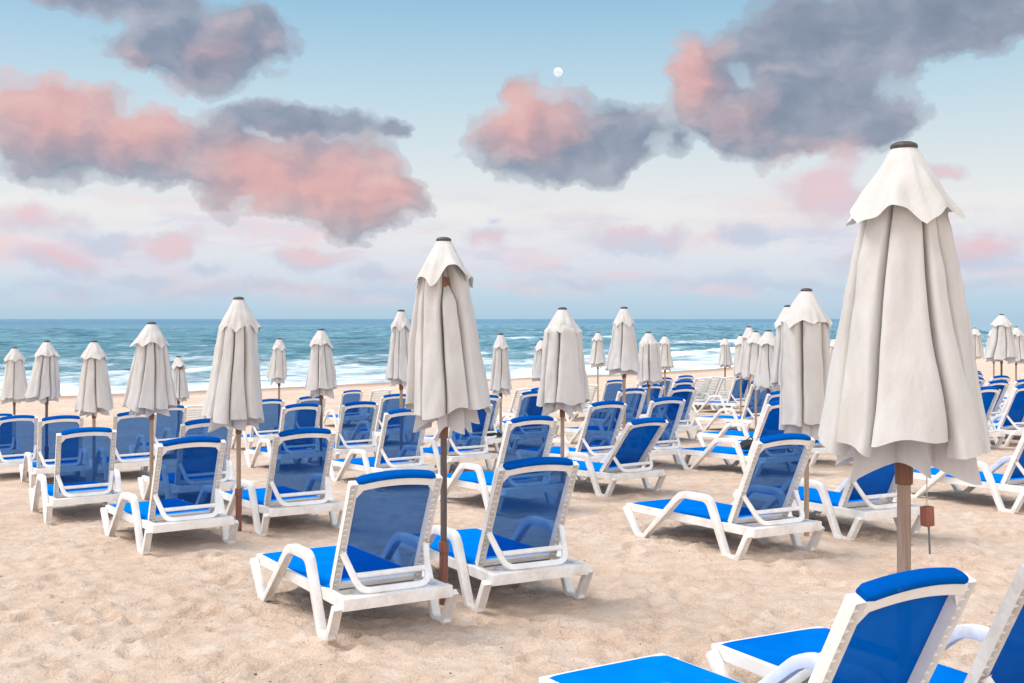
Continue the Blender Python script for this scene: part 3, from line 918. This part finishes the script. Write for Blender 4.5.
CAMDIR = lambda x, y: math.atan2(-y, -x)
UMB = [
 dict(x=1.556, y=4.478, ztop=2.515, Lc=1.29, wid=.37, top_w=.165, vent_w=.228, label='biggest closed cream umbrella in the near foreground with a hanging red wooden block', seed=5, cord=True, hem_lo=.11, pr=.0255, phase=.32),
 dict(x=-.470, y=7.76, ztop=2.375, Lc=1.305, wid=.315, top_w=.175, vent_w=.222, label='tall closed cream umbrella with gaping hood showing brown wood, on a dark pole', seed=12, pole='dark', gap=-1.15, sleeve=True, hem_lo=.12, flare=(.035, 0), phase=.1, lift=2.0),
 dict(x=-2.68, y=11.06, ztop=2.03, Lc=1.30, wid=.295, top_w=.19, vent_w=.215, label='flared closed cream umbrella with hem sweeping seaward between two front-left loungers', seed=3, sleeve=True, flare=(-.055, 0)),
 dict(x=-4.25, y=13.30, ztop=1.78, Lc=1.11, wid=.27, label='smooth closed cream umbrella of five broad panels left of the flared one', seed=21, flare=(-.03, 0)),
 dict(x=-6.30, y=17.00, ztop=1.49, Lc=1.13, wid=.27, label='closed cream umbrella rising behind the dark navy backed lounger, third from left edge', seed=22),
 dict(x=-7.88, y=19.10, ztop=1.45, Lc=1.05, wid=.27, label='closed cream umbrella with hem pulled to one side, second from left edge', seed=23, pole='dark', flare=(-.09, 0), sleeve=True),
 dict(x=-10.50, y=23.80, ztop=1.22, Lc=1.18, wid=.28, label='closed cream umbrella cut by the left edge of the beach view', seed=24, pole='dark'),
 dict(x=-6.80, y=23.00, ztop=1.06, Lc=.94, wid=.17, label='small closed cream umbrella whose hood opens over a dark brown hollow', seed=25, gap=-1.0, vent_w=.16, flare=(.04, 0)),
 dict(x=-4.80, y=23.25, ztop=1.42, Lc=.91, wid=.19, label='small ragged cream umbrella on a long thin pole against the surf', seed=26, hem_lo=.14, flare=(-.04, 0)),
 dict(x=-3.02, y=17.85, ztop=1.66, Lc=1.05, wid=.235, label='closed cream umbrella with frayed hanging hem left of the gaping-hood one', seed=27, pole='dark', hem_lo=.13),
 dict(x=-1.62, y=16.50, ztop=1.95, Lc=1.13, wid=.20, label='slim closed cream umbrella half hidden behind the gaping-hood one', seed=28),
 dict(x=-.20, y=19.90, ztop=1.56, Lc=1.08, wid=.19, label='straight narrow cream umbrella just right of the gaping-hood one', seed=29, hem_lo=.12),
 dict(x=.66, y=25.00, ztop=1.37, Lc=.95, wid=.23, label='pale cream umbrella peeping out left of the smooth cylinder one', seed=30),
 dict(x=.59, y=13.19, ztop=1.95, Lc=1.24, wid=.285, top_w=.22, vent_w=.225, label='smooth cylinder-shaped cream umbrella with broad scalloped hood near the centre', seed=31, gap=None, hem_lo=.09),
 dict(x=2.55, y=33.50, ztop=1.43, Lc=1.05, wid=.24, label='small flared cream umbrella against the surf just right of the smooth cylinder one', seed=32, hem_lo=.1),
 dict(x=1.58, y=15.90, ztop=1.985, Lc=.96, wid=.235, top_w=.14, vent_w=.165, label='closed cream umbrella standing highest on a long bare pole near the centre', seed=33),
 dict(x=2.52, y=20.80, ztop=1.58, Lc=.98, wid=.23, top_w=.19, label='broad short cream umbrella just right of the highest long-pole one', seed=34),
 dict(x=4.23, y=31.20, ztop=1.36, Lc=.95, wid=.22, label='narrow cream umbrella with lacy ragged hem close to the surf', seed=35, hem_lo=.13),
 dict(x=6.80, y=36.00, ztop=1.22, Lc=.95, wid=.22, label='lone small cream umbrella with dark pole foot by the row of bare frames', seed=36, pole='dark'),
 dict(x=5.72, y=28.20, ztop=1.42, Lc=1.05, wid=.24, label='first small cream umbrella of the overlapping file by the surf', seed=37),
 dict(x=5.04, y=24.00, ztop=1.66, Lc=1.08, wid=.22, label='cream umbrella of the overlapping file whose hood gapes over brown wood', seed=38, gap=-1.25, vent_w=.17),
 dict(x=4.82, y=22.30, ztop=1.58, Lc=.98, wid=.24, label='short cream umbrella of the overlapping file in front of the one gaping brown', seed=39),
 dict(x=4.32, y=19.00, ztop=1.63, Lc=1.03, wid=.24, label='cream umbrella of the overlapping file nearest the fluted one', seed=40),
 dict(x=3.90, y=15.95, ztop=2.01, Lc=1.20, wid=.25, label='closed cream umbrella almost hidden behind the fluted one, cap showing', seed=41, pole='dark'),
 dict(x=2.66, y=10.19, ztop=2.09, Lc=1.36, wid=.275, top_w=.235, vent_w=.245, label='fluted straight-hanging cream umbrella beside the biggest one', seed=42, hem_lo=.10, phase=.2),
 dict(x=15.60, y=38.00, ztop=1.52, Lc=1.05, wid=.26, label='small cream umbrella beside the biggest one\'s right edge against the sea', seed=43, pole='dark'),
 dict(x=11.50, y=26.50, ztop=1.93, Lc=1.13, wid=.34, label='wide distant cream umbrella standing above the right-edge loungers', seed=44, pole='dark'),
 dict(x=14.95, y=35.00, ztop=1.53, Lc=1.05, wid=.28, label='distant cream umbrella half behind the wide one, on its seaward-left', seed=45),
 dict(x=14.30, y=32.00, ztop=1.60, Lc=1.05, wid=.28, label='distant cream umbrella half behind the wide one, nearer the picture edge', seed=46),
 dict(x=10.30, y=36.00, ztop=1.20, Lc=1.05, wid=.26, label='tiny cream umbrella glimpsed between the fluted and biggest umbrellas', seed=47),
]
for u in UMB:
    make_umbrella(**u)
    FOOTINGS.append((u['x'], u['y'], .045, .20))

# ------------------------------------------------------------------ the sand sheet itself
xs = axis_coords(-95, 105, -4.6, 4.6, .028, 1.035)
ys = axis_coords(-40, 135, 3.6, 12.5, .028, 1.012)
XX, YY = np.meshgrid(xs, ys)
ZZ = ground(XX, YY)
fade = 1 / (1 + np.maximum(0, YY - 14) / 14)
nrel = (.11 * vnoise(XX * .45, YY * .45, 1) + .060 * vnoise(XX * 1.5 + 7, YY * 1.5, 2)
        + .040 * vnoise(XX * 3.4, YY * 3.4 + 3, 3) + .036 * vnoise(XX * 7.7, YY * 7.7, 4) + .024 * vnoise(XX * 15, YY * 15, 5))
rdg = 1 - 2 * np.abs(vnoise(XX * 2.1 + 3 * vnoise(XX * .9, YY * .9, 8), YY * 2.6, 6))
nrel += .018 * (rdg - .6)
dim = np.zeros_like(ZZ)
rs = np.random.RandomState(11)
for k in range(3200):
    y0 = 3.3 + 22 * rs.rand() ** 1.6; x0 = (rs.rand() - .5) * (1.05 * y0 + 2)
    a = rs.rand() * math.pi; lx, ly = rs.uniform(.08, .15), rs.uniform(.04, .075); d = rs.uniform(.010, .034)
    ix0, ix1 = np.searchsorted(xs, (x0 - .4, x0 + .4)); iy0, iy1 = np.searchsorted(ys, (y0 - .4, y0 + .4))
    if ix1 - ix0 < 3 or iy1 - iy0 < 3: continue
    dx = XX[iy0:iy1, ix0:ix1] - x0; dy = YY[iy0:iy1, ix0:ix1] - y0
    e = ((dx * math.cos(a) + dy * math.sin(a)) / lx) ** 2 + ((-dx * math.sin(a) + dy * math.cos(a)) / ly) ** 2
    dim[iy0:iy1, ix0:ix1] += -d * np.exp(-e * 1.1) + d * .55 * np.exp(-((np.sqrt(e) - 1.55) / .42) ** 2)
for (tx, ty, ang_, cnt) in ((-3.6, 5.0, 62, 9), (-1.2, 4.6, 118, 8), (.4, 5.2, 35, 10), (1.6, 6.2, 100, 7), (-4.2, 7.6, 8, 8), (.9, 7.0, 170, 9), (2.6, 7.4, 58, 8), (4.2, 8.6, 150, 8)):
    a = R(ang_); ux, uy = math.cos(a), math.sin(a)
    for q in range(cnt):
        a2 = a + rs.uniform(-.2, .2); sgn = 1 if q % 2 else -1
        x0 = tx + ux * .62 * q - uy * .10 * sgn + rs.uniform(-.04, .04); y0 = ty + uy * .62 * q + ux * .10 * sgn + rs.uniform(-.04, .04)
        ix0, ix1 = np.searchsorted(xs, (x0 - .4, x0 + .4)); iy0, iy1 = np.searchsorted(ys, (y0 - .4, y0 + .4))
        if ix1 - ix0 < 4 or iy1 - iy0 < 4: continue
        dx = XX[iy0:iy1, ix0:ix1] - x0; dy = YY[iy0:iy1, ix0:ix1] - y0
        e = np.sqrt(((dx * math.cos(a2) + dy * math.sin(a2)) / .15) ** 2 + ((-dx * math.sin(a2) + dy * math.cos(a2)) / .065) ** 2)
        dim[iy0:iy1, ix0:ix1] = dim[iy0:iy1, ix0:ix1] * np.clip(e - .3, 0, 1) - .036 / (1 + np.exp((e - .9) * 9)) + .016 * np.exp(-((e - 1.4) / .3) ** 2)
mound = np.zeros_like(ZZ); calm = np.ones_like(ZZ)
for x0, y0, hgt, rad in FOOTINGS:
    w3 = rad * 3
    ix0, ix1 = np.searchsorted(xs, (x0 - w3, x0 + w3)); iy0, iy1 = np.searchsorted(ys, (y0 - w3, y0 + w3))
    if ix1 - ix0 < 4 or iy1 - iy0 < 4: continue
    d2 = ((XX[iy0:iy1, ix0:ix1] - x0) ** 2 + (YY[iy0:iy1, ix0:ix1] - y0) ** 2) / rad ** 2
    mound[iy0:iy1, ix0:ix1] = np.maximum(mound[iy0:iy1, ix0:ix1], hgt * np.exp(-d2))
    calm[iy0:iy1, ix0:ix1] *= 1 - .8 * np.exp(-d2 * .7)
nrel *= calm; dim *= calm
ZZ = ZZ + mound + (nrel * .44 + np.clip(dim, -.05, .03)) * fade
me = grid_mesh('sand', np.stack([XX, YY, ZZ], -1)); me.materials.append(M_SAND)
nn = -S40 * XX + C40 * YY; uu = C40 * XX + S40 * YY
wet = np.clip(1 - (shore_n(uu) - nn) / 7, 0, 1)
at = me.attributes.new('wet', 'FLOAT', 'POINT'); at.data.foreach_set('value', wet.reshape(-1).astype(np.float32))
sand = tag(obj('sand', me), 'pale beige trampled beach sand with footprints, sloping to the sea', 'sand', kind='structure')

# pebbles and bits of shell scattered on the sand
bm = bmesh.new()
for k in range(260):
    y0 = 4.6 + 9 * rs.rand() ** 1.4; x0 = (rs.rand() - .5) * y0 * .95
    s = rs.uniform(.003, .008)
    ix = min(np.searchsorted(xs, x0), len(xs) - 1); iy = min(np.searchsorted(ys, y0), len(ys) - 1)
    M = Matrix.Translation((xs[ix], ys[iy], ZZ[iy, ix] + s * .2)) @ Matrix.Rotation(rs.rand() * 6, 4, 'Z') @ Matrix.Diagonal((s * rs.uniform(1, 2.2), s, s * .6, 1))
    bmesh.ops.create_icosphere(bm, subdivisions=1, radius=1, matrix=M)
M_PEB, nt, b = mat('pebble'); n = noise_tex(nt, world_pos(nt), 30); nt.links.new(ramp(nt, n.outputs[0], [(.35, (.06, .045, .035)), (.65, (.35, .27, .2))]), b.inputs['Base Color'])
tag(obj('pebbles', bm_mesh('pebbles', bm, M_PEB, 60)), 'tiny dark pebbles and bits scattered over the sand', 'pebbles', kind='stuff')

# ------------------------------------------------------------------ black bags left on loungers
def make_bag(x, y, z, s, label, rz):
    bm = bmesh.new()
    bmesh.ops.create_icosphere(bm, subdivisions=4, radius=1)
    for v in bm.verts:
        c = v.co
        k = 1 + .22 * mnoise.noise(c * 2.1 + Vector((s * 9, 0, 0)))
        v.co = Vector((c.x * .21 * k, c.y * .15 * k, max(-.035, c.z * .085 * k + .02 * mnoise.noise(c * 5)))) * s
    o = obj('bag', bm_mesh('bag', bm, M_BAG, 80), None, (x, y, z), (0, 0, rz))
    bm = bmesh.new()
    pts = [Vector((-.09 + .18 * i / 10, .02 + .01 * math.sin(i), .05 + .075 * math.sin(math.pi * i / 10))) * s for i in range(11)]
    for a_, b_ in zip(pts, pts[1:]):
        bar3(bm, a_, b_, .022 * s, .006 * s)
    obj('handle', bm_mesh('handle', bm, M_BAG, 80), o)
    tag(o, label, 'bag')
def on_seat(i, q, s):
    x, y, yaw = LOUNGERS[i][:3]; a = R(yaw)
    return x - math.sin(a) * q + math.cos(a) * s, y + math.cos(a) * q + math.sin(a) * s, g1(x, y)
bx, by, bz = on_seat(14, .58, .10)
make_bag(bx, by, bz + .345, 1.0, 'black cloth bag lying on a blue seat in the side-on file', .6)
bx, by, bz = on_seat(28, .02, .20)
make_bag(bx, by, bz + .335, .9, 'black bag lying behind a lounger back near the smooth cylinder umbrella', .2)

# ------------------------------------------------------------------ world: dusk sky with lit clouds
SUN_EL, SUN_AZ = R(60), math.atan2(.12, -.90)     # high on the left, slightly seaward (x, y)
EXPO = .95
K = 2 ** -EXPO
def lin(c):
    return tuple((((v / 255) + .055) / 1.055) ** 2.4 if v / 255 > .04045 else v / 255 / 12.92 for v in c)
def sk(c, k=1.0):
    return tuple(v * K * k for v in lin(c))
w = bpy.data.worlds.new('World'); scene.world = w; w.use_nodes = True
nt = w.node_tree; nt.nodes.clear()
out = nd(nt, 'ShaderNodeOutputWorld'); bg = nd(nt, 'ShaderNodeBackground'); nt.links.new(bg.outputs[0], out.inputs[0])
dirv = nd(nt, 'ShaderNodeTexCoord').outputs['Generated']
sep = nd(nt, 'ShaderNodeSeparateXYZ'); nt.links.new(dirv, sep.inputs[0])
az = mathn(nt, 'MULTIPLY', mathn(nt, 'ARCTAN2', sep.outputs[0], sep.outputs[1]), 180 / math.pi)
el = mathn(nt, 'MULTIPLY', mathn(nt, 'ARCSINE', sep.outputs[2]), 180 / math.pi)
# clear-sky gradient by elevation
e01 = mathn(nt, 'DIVIDE', el, 40.0, clamp=True)
grad = ramp(nt, e01, [(0, sk((178, 210, 231))), (.028, sk((192, 218, 237))), (.055, sk((216, 225, 239))), (.09, sk((233, 233, 240))), (.135, sk((242, 240, 239))),
                      (.19, sk((226, 234, 237))), (.27, sk((200, 224, 236))), (.395, sk((152, 199, 226))), (.6, sk((120, 178, 218))), (1, sk((110, 165, 210)))])
P = nd(nt, 'ShaderNodeCombineXYZ'); nt.links.new(az, P.inputs[0]); nt.links.new(el, P.inputs[1])
def vmath(op, a, b=None):
    n = nd(nt, 'ShaderNodeVectorMath', operation=op)
    for i, v in enumerate((a, b)):
        if v is None: continue
        if isinstance(v, tuple): n.inputs[i].default_value = v
        else: nt.links.new(v, n.inputs[i])
    return n
pv = P.outputs[0]
wn = noise_tex(nt, pv, .16, 3, .5); wn2 = noise_tex(nt, pv, .55, 4, .6)
off = vmath('MULTIPLY', vmath('SUBTRACT', wn.outputs[1], (.5, .5, .5)).outputs[0], (4.2, 2.4, 0)).outputs[0]
off2 = vmath('MULTIPLY', vmath('SUBTRACT', wn2.outputs[1], (.5, .5, .5)).outputs[0], (2.0, 1.5, 0)).outputs[0]
pw = vmath('ADD', vmath('ADD', pv, off).outputs[0], off2).outputs[0]
F_ = 1128.0
def blobs(lst, src, sm=.25):
    acc = None
    for cx, cy, rx, ry, wt in lst:
        a0 = math.degrees(math.atan((cx - 512) / F_)); e0 = math.degrees(math.atan((319 - cy) / F_ * math.cos(math.radians(a0))))
        s = 57.3 / F_
        d = vmath('MULTIPLY', vmath('SUBTRACT', src, (a0, e0, 0)).outputs[0], (1 / (rx * s * math.cos(math.radians(a0)) ** 2), 1 / (ry * s), 0)).outputs[0]
        ln = vmath('LENGTH', d).outputs['Value']
        f = mathn(nt, 'MULTIPLY_ADD', ln, -wt, wt)
        acc = f if acc is None else mathn(nt, 'SMOOTH_MAX', acc, f, sm)
    return acc
CLOUD = [(215, 52, 74, 48, 1), (150, 48, 48, 28, .6), (250, 30, 40, 25, .8), (130, -4, 110, 16, .7), (60, 128, 105, 52, 1), (150, 148, 70, 40, 1), (235, 165, 75, 46, 1), (305, 178, 95, 46, 1),
         (372, 204, 62, 34, 1), (300, 128, 80, 24, .8), (385, 132, 28, 16, .6), 
         (555, 142, 100, 52, 1), (610, 140, 55, 40, .8), (520, 92, 24, 18, .5), (705, 82, 50, 44, 1), (780, 112, 120, 54, 1), (830, 38, 140, 50, 1), (930, 18, 130, 52, 1),
         (870, 125, 60, 34, .8), (668, 145, 28, 24, .5), (1000, 10, 90, 40, .9)]
THIN = [(40, 218, 62, 24, 1.2), (105, 240, 44, 17, 1.1), (165, 238, 48, 18, 1.2), (820, 198, 58, 38, 1.2), (845, 165, 26, 20, .7), (950, 175, 34, 12, 1),
        (60, 264, 55, 16, 1), (140, 276, 70, 14, .8), (215, 265, 35, 12, .7), (320, 260, 55, 16, 1), (375, 270, 60, 14, .9), (625, 240, 88, 18, 1), (740, 236, 42, 18, .9),
        (482, 235, 30, 16, .8), (490, 218, 14, 9, .7), (990, 244, 62, 24, 1), (860, 255, 80, 22, .8), (300, 290, 240, 10, .6), (760, 282, 240, 12, .6), (40, 290, 90, 12, .7), (560, 285, 130, 10, .5), (930, 285, 120, 12, .7)]
PINK = [(35, 92, 150, 64, 1), (150, 122, 76, 48, 1), (262, 178, 84, 46, 1), (335, 184, 80, 42, 1), (385, 198, 50, 34, .9), (225, 50, 34, 22, .18), (522, 112, 74, 52, .95), (688, 68, 46, 52, 1), (730, 112, 46, 28, .15),
        (818, 186, 66, 46, 1), (40, 212, 60, 22, 1), (165, 238, 50, 18, 1), (60, 256, 60, 14, .8), (320, 254, 55, 13, .8), (625, 232, 85, 12, .6), (952, 175, 34, 14, .9), (990, 238, 60, 16, .9), (480, 238, 30, 12, .6)]
def puffs(src):
    """fine billows of the clouds: fractal noise and rounded cells"""
    f1 = noise_tex(nt, src, .40, 8, .53, .2)
    f2 = nd(nt, 'ShaderNodeTexVoronoi'); f2.feature = 'SMOOTH_F1'; f2.inputs['Scale'].default_value = .70; f2.inputs['Smoothness'].default_value = .7
    f2.inputs['Detail'].default_value = 1; f2.inputs['Roughness'].default_value = .5
    nt.links.new(src, f2.inputs['Vector'])
    n_ = mathn(nt, 'SUBTRACT', f1.outputs[0], .5)
    return mathn(nt, 'MULTIPLY_ADD', mathn(nt, 'SUBTRACT', .45, f2.outputs['Distance']), .26, mathn(nt, 'MULTIPLY', n_, 1.05)), n_
small = vmath('MULTIPLY', vmath('ADD', pv, off2).outputs[0], (.72, 1.15, 1)).outputs[0]
p0, nz = puffs(small)
p1, _ = puffs(vmath('ADD', small, (-.50, .55, 0)).outputs[0])   # a step towards the light: up and to the left
lit = mathn(nt, 'SUBTRACT', p0, p1)
field = mathn(nt, 'ADD', mathn(nt, 'ADD', blobs(CLOUD, pw), .10), p0)
dens = ramp(nt, field, [(.0, (0, 0, 0)), (.11, (.48, .48, .48)), (.31, (.97, .97, .97))], 'EASE')
tf = mathn(nt, 'ADD', blobs(THIN, pw), mathn(nt, 'MULTIPLY', nz, 1.8))
tdens = ramp(nt, tf, [(-.0, (0, 0, 0)), (.75, (.80, .80, .80))], 'EASE')
pm = mathn(nt, 'ADD', blobs(PINK, pw, .3), mathn(nt, 'MULTIPLY', nz, .5))
pm = mathn(nt, 'ADD', pm, mathn(nt, 'MULTIPLY', lit, .45))
pink = ramp(nt, mathn(nt, 'ADD', pm, .10), [(.0, (0, 0, 0)), (.80, (.92, .92, .92))])
shade = mathn(nt, 'ADD', mathn(nt, 'MULTIPLY', lit, .55), mathn(nt, 'MULTIPLY_ADD', field, -.24, .60))
shade = mathn(nt, 'ADD', shade, mathn(nt, 'MULTIPLY', nz, .35))
grey = ramp(nt, shade, [(.12, sk((108, 121, 143))), (.42, sk((140, 149, 168))), (.80, sk((188, 190, 201)))])
pk = ramp(nt, shade, [(.08, sk((186, 152, 166))), (.42, sk((229, 174, 170))), (.80, sk((246, 203, 194)))])
ccol = mixc(nt, pink, grey, pk)
tcol = mixc(nt, pink, sk((197, 207, 228)), sk((236, 196, 203)))
# low sheets of lilac and cream cloud near the horizon
ls = vmath('MULTIPLY', pv, (.10, .55, 0)).outputs[0]
nl = noise_tex(nt, vmath('ADD', ls, vmath('MULTIPLY', vmath('SUBTRACT', wn2.outputs[1], (.5, .5, .5)).outputs[0], (.35, .5, 0)).outputs[0]).outputs[0], 1.0, 8, .6)
band = mathn(nt, 'MULTIPLY', ramp(nt, mathn(nt, 'DIVIDE', el, 10.0, clamp=True), [(.04, (0, 0, 0)), (.16, (1, 1, 1)), (.45, (.8, .8, .8)), (.72, (0, 0, 0))]),
             ramp(nt, nl.outputs[0], [(.44, (0, 0, 0)), (.62, (.8, .8, .8))], 'EASE'))
nl2 = noise_tex(nt, ls, 1.7, 4, .5)
lcol = ramp(nt, nl2.outputs[0], [(.38, sk((200, 210, 232))), (.48, sk((226, 210, 226))), (.60, sk((242, 210, 214)))])
grad = mixc(nt, band, grad, lcol)
skyc = mixc(nt, tdens, grad, tcol)
skyc = mixc(nt, dens, skyc, ccol)
# physical sky underneath: brighter and warmer behind the camera where the sun has gone down
ns = nd(nt, 'ShaderNodeTexSky'); ns.sky_type = 'NISHITA'; ns.sun_disc = False
ns.sun_elevation = SUN_EL; ns.sun_rotation = math.atan2(math.cos(SUN_AZ), math.sin(SUN_AZ))
nsc = nd(nt, 'ShaderNodeVectorMath', operation='SCALE'); nt.links.new(ns.outputs[0], nsc.inputs[0]); nsc.inputs['Scale'].default_value = .06
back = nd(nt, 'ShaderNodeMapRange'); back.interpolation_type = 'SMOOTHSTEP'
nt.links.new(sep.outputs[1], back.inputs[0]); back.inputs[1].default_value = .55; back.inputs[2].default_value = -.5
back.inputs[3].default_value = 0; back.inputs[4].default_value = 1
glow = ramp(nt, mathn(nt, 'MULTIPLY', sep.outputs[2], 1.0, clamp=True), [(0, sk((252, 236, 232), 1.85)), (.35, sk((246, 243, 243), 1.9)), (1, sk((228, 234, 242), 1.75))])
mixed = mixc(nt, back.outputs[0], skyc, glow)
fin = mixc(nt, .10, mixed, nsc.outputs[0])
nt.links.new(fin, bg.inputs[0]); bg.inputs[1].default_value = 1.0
w.cycles.sampling_method = 'MANUAL'; w.cycles.sample_map_resolution = 512

# moon
ma = math.atan((558 - 512) / F_); mdist = 900.0
bm = bmesh.new(); bmesh.ops.create_uvsphere(bm, u_segments=32, v_segments=20, radius=3.7)
M_MOON, mt, b = mat('moon_surface')
n = noise_tex(mt, obj_pos(mt), .42, 4, .5)
b.inputs['Base Color'].default_value = (0.1, .1, .1, 1)
mt.links.new(ramp(mt, n.outputs[0], [(.40, sk((206, 221, 231))), (.58, sk((244, 246, 247)))]), b.inputs['Emission Color']); b.inputs['Emission Strength'].default_value = 1.0
mo = obj('moon', bm_mesh('moon', bm, M_MOON, 80), None, (mdist * math.tan(ma), mdist, CAM_Z + mdist * (319 - 72) / F_))
tag(mo, 'small white full moon above the middle pink cloud', 'moon')

# ------------------------------------------------------------------ sun
ld = bpy.data.lights.new('sun', 'SUN'); ld.energy = 1.6; ld.angle = R(28); ld.color = (1, .965, .93)
lo = link(bpy.data.objects.new('sun', ld))
sv = Vector((math.cos(SUN_AZ) * math.cos(SUN_EL), math.sin(SUN_AZ) * math.cos(SUN_EL), math.sin(SUN_EL)))
lo.rotation_euler = sv.to_track_quat('Z', 'Y').to_euler()
lo.location = (0, -10, 30)

# ------------------------------------------------------------------ camera
cd = bpy.data.cameras.new('camera'); cam = link(bpy.data.objects.new('camera', cd))
cam.location = (0, 0, CAM_Z); cam.rotation_euler = (R(90), 0, 0)
cd.sensor_width = 36; cd.lens = F_ / 1024 * 36; cd.shift_y = -22.5 / 1024
cd.clip_start = .05; cd.clip_end = 60000
scene.camera = cam

vs = scene.view_settings
vs.view_transform = 'Standard'; vs.look = 'None'; vs.exposure = EXPO; vs.gamma = 1; vs.use_curve_mapping = False
scene.cycles.transparent_max_bounces = 16
scene.cycles.max_bounces = 6
scene.cycles.diffuse_bounces = 3
scene.cycles.sample_clamp_indirect = 6
